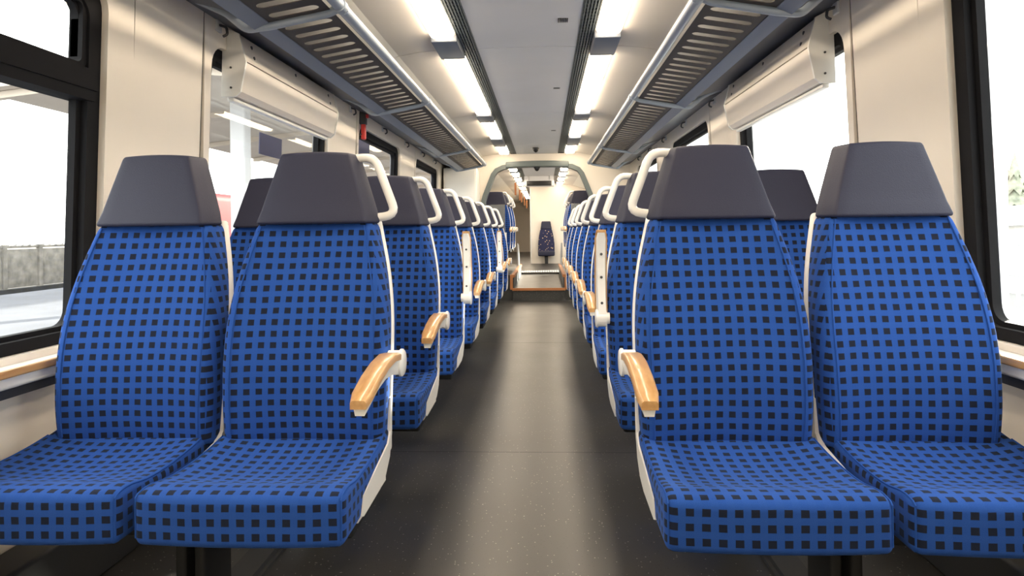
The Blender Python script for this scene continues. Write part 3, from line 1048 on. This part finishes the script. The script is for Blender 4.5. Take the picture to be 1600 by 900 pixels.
for s, sn in SIDES:
    for a, b, lab in RK:
        t = empty('luggage_rack', (0, a, 0))
        tag(t, f'slotted grey luggage rack on the {sn}, {lab}', 'luggage rack', 'overhead luggage racks')
        Ln = b - a
        MB().tube([(XC + s * XF, .020, ZF), (XC + s * XF, Ln - .012, ZF)], .024, 16).build('front_tube', 'rack_metal', t, smooth=True)
        # rear rail, a flat sloping profile
        x0, z0 = rk(s, .982)
        x1, z1 = rk(s, 1.040)
        rr_ = MB()
        rr_.prism([(x0, z0 - .004), (x1, z1 - .018), (x1, z1 + .008), (x0, z0 + .014)], .012, Ln - .012)
        rr_.build('rear_rail', 'rack_rail', t)
        # slotted panel with real holes
        n = max(1, round((Ln - .05) / .106))
        p_ = (Ln - .05) / n
        pm = MB()
        k = 5
        for i in range(n):
            ya, yb = .025 + i * p_, .025 + (i + 1) * p_
            h0, h1 = PXF + .028, PXR - .028
            hr = .0245
            ym = (ya + yb) / 2
            hole = rrect(ym - hr, ym + hr, h0, h1, hr * .98, k)
            cor = [(yb, PXR), (ya, PXR), (ya, PXF), (yb, PXF)]
            m_ = len(hole)

            def P(q, dz):
                X_, Z_ = rk(s, q[1], dz)
                return (X_, q[0], Z_)
            for dz in (0, .003):
                v = [P(q, dz) for q in hole] + [P(q, dz) for q in cor]
                f = []
                for c in range(4):
                    for j in range(k):
                        f.append((c * (k + 1) + j, c * (k + 1) + j + 1, m_ + c))
                    aa = c * (k + 1) + k
                    f.append((aa, (aa + 1) % m_, m_ + (c + 1) % 4, m_ + c))
                pm.add(v, f)
            v = [P(q, 0) for q in hole] + [P(q, .003) for q in hole]
            pm.add(v, [(j, (j + 1) % m_, (j + 1) % m_ + m_, j + m_) for j in range(m_)])
        pm.build('slotted_panel', 'rack_panel', t)
        # brackets at both ends of the section
        for yb in ((Ln - .02, Ln) if True else ()):
            pass
        bb = MB()
        pts = [(XC + s * (XF - .004), 0, ZF), (rk(s, .74)[0], 0, rk(s, .74)[1] - .006), (rk(s, .98)[0], 0, rk(s, .98)[1] - .010), (rk(s, 1.08)[0], 0, rk(s, 1.08)[1] - .004), (XC + s * 1.16, 0, 1.90), (XC + s * 1.30, 0, 1.965)]
        bb.tube([(x, Ln - .012, z) for x, y, z in fillet(pts, .02, 3)], .017, 10)
        bb.tube([(XC + s * XF, Ln - .035, ZF), (XC + s * XF, Ln + .004, ZF)], .029, 14)
        bb.build('bracket', 'rack_metal', t, smooth=True)
    # dark strip above the windows
    tr = MB()
    tr.prism([(XC + s * 1.325, 1.952), (XC + s * 1.09, 1.885), (XC + s * 1.046, 1.895), (XC + s * 1.046, 1.915), (XC + s * 1.325, 1.985)], YB, YP)
    o = tr.build('trim_1' if s < 0 else 'trim_2', 'rack_strip')
    tag(o, f'dark blue grey strip above the {sn} windows behind the racks', kind='structure')
    for yj in (2.2, 4.45, 6.7):
        MB().prism([(XC + s * 1.322, 1.9485), (XC + s * 1.102, 1.883), (XC + s * 1.102, 1.890), (XC + s * 1.322, 1.955)], yj, yj + .008).build('strip_joint', 'black', o)
    # coat hooks
    hooks = (2.72, 4.62, 5.55, 6.45, 7.3, 8.1)
    for i, yh in enumerate(hooks):
        t = empty('coat_hook', (W(s, 0, yh, 1.90)))
        tag(t, f'small metal coat hook above the {sn} windows, {ORD[i].replace("front", "first")} from the camera', 'hook', 'coat hooks')
        MB().rbox((s * -.004, 0, .03), (.012, .045, .06), .004, (1, 1, 1)).build('hook_plate', 'steel', t, smooth=True)
        MB().tube(fillet([(s * -.008, 0, .03), (s * -.04, 0, .02), (s * -.045, 0, -.012), (s * -.025, 0, -.02)], .01, 3), .006, 8).build('hook_arm', 'screw', t, smooth=True)

# ------------------------------------------------------------------ roller blinds over the second windows
for s, sn in SIDES:
    t = empty('roller_blind', (0, 0, 0))
    tag(t, f'cream roller blind box above the window on the {sn}', 'roller blind', 'roller blinds')
    ya, yb = 2.80, 4.10
    prof = [(1.335, 1.925), (1.30, 1.93), (1.265, 1.915), (1.235, 1.79), (1.245, 1.655), (1.27, 1.635), (1.34, 1.635)]
    up = [(1.335, 1.928), (1.30, 1.93), (1.268, 1.915), (1.238, 1.797), (1.336, 1.797)]
    lo = [(1.336, 1.790), (1.236, 1.790), (1.262, 1.660), (1.285, 1.640), (1.342, 1.640)]
    MB().prism([(XC + s * x, z) for x, z in up], ya + .012, yb - .012).build('upper_cover', 'blind', t)
    MB().prism([(XC + s * x, z) for x, z in ((1.336, 1.80), (1.246, 1.80), (1.246, 1.78), (1.336, 1.78))], ya + .012, yb - .012).build('inner_tube', 'dark_metal', t)
    MB().prism([(XC + s * x, z) for x, z in lo], ya + .012, yb - .012).build('lower_cover', 'blind', t)
    for y0, y1 in ((ya, ya + .012), (yb - .012, yb)):
        MB().prism([(XC + s * (x + .0), z) for x, z in ((1.336, 1.93), (1.30, 1.935), (1.262, 1.917), (1.231, 1.79), (1.258, 1.655), (1.283, 1.634), (1.345, 1.634))], y0, y1).build('end_cap', 'white_plastic', t)
    MB().rbox((XC + s * 1.315, (ya + yb) / 2, 1.628), (.03, yb - ya - .05, .018), .005, (1, 1, 1)).build('pull_bar', 'white_plastic', t, smooth=True)
    for y in (ya + .12, (ya + yb) / 2, yb - .12):
        for z, xx in ((1.885, 1.2608), (1.835, 1.2488)):
            if abs(y - (ya + yb) / 2) < .01 and z < 1.86:
                continue
            MB().tube([(XC + s * (xx + .004), y, z), (XC + s * (xx - .003), y, z)], .009, 12).build('screw', 'screw', t, smooth=True)
    for z, xx in ((1.765, 1.30), (1.675, 1.30)):
        MB().tube([(XC + s * xx, ya + .001, z), (XC + s * xx, ya - .003, z)], .005, 10).build('screw', 'screw', t, smooth=True)

# emergency hammer on the left wall
t = empty('emergency_hammer', W(-1, 0, 4.88, 1.75))
tag(t, 'red emergency hammer in a dark holder on the left wall', 'hammer')
MB().rbox((.03, 0, .15), (.05, .055, .10), .008, (1, 1, 1)).build('holder', 'dark_metal', t, smooth=True)
MB().rbox((.032, 0, .055), (.035, .04, .14), .010, (1, 1, 1)).build('grip', 'red', t, smooth=True)
MB().rbox((.055, 0, .165), (.035, .03, .03), .006, (1, 1, 1)).build('hammer_head', 'red', t, smooth=True)
MB().box(.0, .03, -.02, .02, .02, .03).build('clip', 'dark_metal', t)

# yellow grab poles on the left of the far section
for i, (x, y, z0, z1) in enumerate(((-.47, 10.5, 1.60, 2.12), (-.47, 12.3, 1.60, 2.12), (-.47, 13.3, 1.60, 2.12), (-.46, 14.9, 1.60, 2.12), (-.46, 16.8, 1.60, 2.12))):
    t = empty('grab_strap', (x, y, z0))
    tag(t, f'orange grab handle hanging at the far left ceiling, {ORD[i].replace("front", "first")} from the camera', 'grab handle', 'orange grab handles')
    MB().tube([(0, 0, .0), (0, 0, .20)], .016, 8).build('grip', 'orange', t, smooth=True)
    MB().tube([(0, 0, .2), (0, 0, z1 - z0)], .005, 8).build('stem', 'steel', t, smooth=True)

# ------------------------------------------------------------------ outside
g = MB().box(-140, 140, -80, 180, -1.3, -1.1).build('ground', 'track_bed')
tag(g, 'pale ground outside the train', kind='structure')
pl = MB().box(-10.6, -1.85, -25, 70, -1.1, -.12).build('platform_left', 'platform')
tag(pl, 'bright station platform outside the left windows', kind='structure')
MB().box(-2.5, -2.3, -25, 70, -.12, -.117).build('safety_line', 'platform_line', pl)
pr = MB().box(1.75, 40, -25, 90, -1.1, -.30).build('platform_right', 'snow')
tag(pr, 'sunlit pale ground outside the right windows', kind='structure')


fn_ = empty('boundary_fence', (-11.9, 10.5, -1.1))
tag(fn_, 'pale fence with round white caps past the left platform', 'fence')
MB().box(-.12, .12, 0, 8.0, 0, .95).build('retaining_wall', 'retaining', fn_)
for k in range(9):
    MB().rbox((0, k * 1.0, 1.0), (.10, .10, 1.86), .012, (1, 1, 1)).build('post', 'fence', fn_, smooth=True)
for k in range(8):
    MB().rbox((0, k + .5, 1.40), (.03, .88, .86), .008, (1, 1, 1)).build('fence_panel', 'fence', fn_, smooth=True)
MB().rbox((0, 4.0, 1.885), (.06, 8.0, .05), .01, (1, 1, 1)).build('top_rail', 'fence', fn_, smooth=True)
cap = MB().tube([(0, 0, -.045), (0, 0, -.035), (0, 0, 0), (0, 0, .035), (0, 0, .045)], [.01, .03, .048, .03, .01], 10).build('cap', 'platform_line', fn_, smooth=True, angle=80)
cap.location = (0, .1, 1.95)
for k in range(1, 40):
    c = cap.copy(); COL.objects.link(c); c.location = (0, .1 + k * .2, 1.95)

# platform canopy with columns
cn = empty('platform_canopy', (-5.2, 20, -.12))
tag(cn, 'beige platform canopy on steel columns outside the left windows', 'canopy')
MB().prism([(-3.2, 3.30), (0, 3.62), (2.4, 3.38), (2.4, 3.58), (0, 3.82), (-3.2, 3.5)], -11.0, 30).build('roof', 'canopy', cn)
for i in range(14):
    yb = -10.8 + i * 2.9
    MB().prism([(-3.1, 3.20), (0, 3.52), (2.3, 3.28), (2.3, 3.38), (0, 3.64), (-3.1, 3.30)], yb, yb + .12).build('beam', 'canopy', cn)
for i in range(6):
    yb = -9.25 + i * 7.0
    MB().rbox((0, yb, 1.75), (.26, .26, 3.5), .03, (1, 1, 1)).build('column', 'steel', cn, smooth=True)
MB().box(2.38, 2.46, -11.0, 30, 3.25, 3.62).build('fascia', 'steel', cn)

# red train standing at the next track
rt = empty('red_train', (-14.6, 35.2, -1.1))
tag(rt, 'red regional train standing beyond the left platform', 'train')
MB().rbox((0, 0, 2.25), (2.8, 26, 3.1), .35, (1, 1, 1), 3).build('body', 'train_red', rt, smooth=True)
for i in range(8):
    MB().rbox((1.40, -10.6 + i * 3.2, 2.75), (.06, 1.5, .7), .025, (1, 1, 1)).build('window', 'train_glass', rt, smooth=True)
MB().rbox((0, 0, .55), (2.3, 24, .5), .05, (1, 1, 1)).build('underframe', 'dark_metal', rt, smooth=True)
MB().rbox((0, -13.0, 2.65), (2.0, .06, .9), .025, (1, 1, 1)).build('windscreen', 'train_glass', rt, smooth=True)

# conifers, post, fence and building on the right
for i, (x, y, h) in enumerate(((15.2, 21.5, 3.6), (17.0, 24.8, 4.6), (19.5, 26.6, 4.4), (21.5, 28.2, 5.2), (18.0, 23.0, 4.0))):
    t = empty('conifer_tree', (x, y, -.30))
    tag(t, f'pale green conifer outside the right window, {ORD[i].replace("front", "first")} of the far trees', 'tree', 'far trees on the right')
    MB().tube([(0, 0, 0), (0, 0, h * .3)], [.14, .11], 8).build('trunk', 'trunk', t)
    cr = MB()
    for k in range(6):
        z = h * (.14 + .135 * k)
        r0 = h * .24 * (1 - k / 6.6)
        n = 12
        v = [(0, 0, z + h * .22)]
        for j in range(n):
            rr = r0 * (1 if j % 2 else .72)
            v.append((rr * math.cos(2 * math.pi * j / n + k), rr * math.sin(2 * math.pi * j / n + k), z - (.06 * h if j % 2 else 0)))
        v.append((0, 0, z + h * .02))
        cr.add(v, [(0, 1 + j, 1 + (j + 1) % n) for j in range(n)] + [(n + 1, 1 + (j + 1) % n, 1 + j) for j in range(n)])
    cr.build('crown', 'foliage', t)
hs = empty('station_hut', (9.6, 13.3, -.30))
tag(hs, 'small pale hut on the sunlit ground outside the right window', 'hut')
MB().box(-.7, .7, -.7, .7, 0, 1.3).build('wall', 'house', hs)
MB().prism([(-.85, 1.3), (.85, 1.3), (0, 1.7)], -.85, .85).build('roof', 'steel', hs)
MB().rbox((-.705, -.05, .8), (.03, .55, .45), .012, (1, 1, 1)).build('window', 'train_glass', hs)
lp = empty('light_mast', (5.0, 7.45, -.30))
tag(lp, 'pale square mast outside the right front window', 'mast')
MB().rbox((0, 0, 2.3), (.24, .24, 4.6), .02, (1, 1, 1)).build('pole', 'steel', lp, smooth=True)
MB().rbox((0, 0, .1), (.42, .42, .2), .02, (1, 1, 1)).build('foot', 'house', lp, smooth=True)
MB().rbox((-.45, 0, 4.55), (1.0, .16, .1), .03, (1, 1, 1)).build('lamp_head', 'steel', lp, smooth=True)
fe = empty('railing', (7.6, 8.0, -.30))
tag(fe, 'pale metal railing outside the right front window', 'railing')
for k in range(9):
    MB().tube([(0, k * .9, 0), (0, k * .9, 1.0)], .03, 8).build('post', 'steel', fe)
for z in (.5, 1.0):
    MB().tube([(0, 0, z), (0, 7.2, z)], .025, 8).build('rail', 'steel', fe)
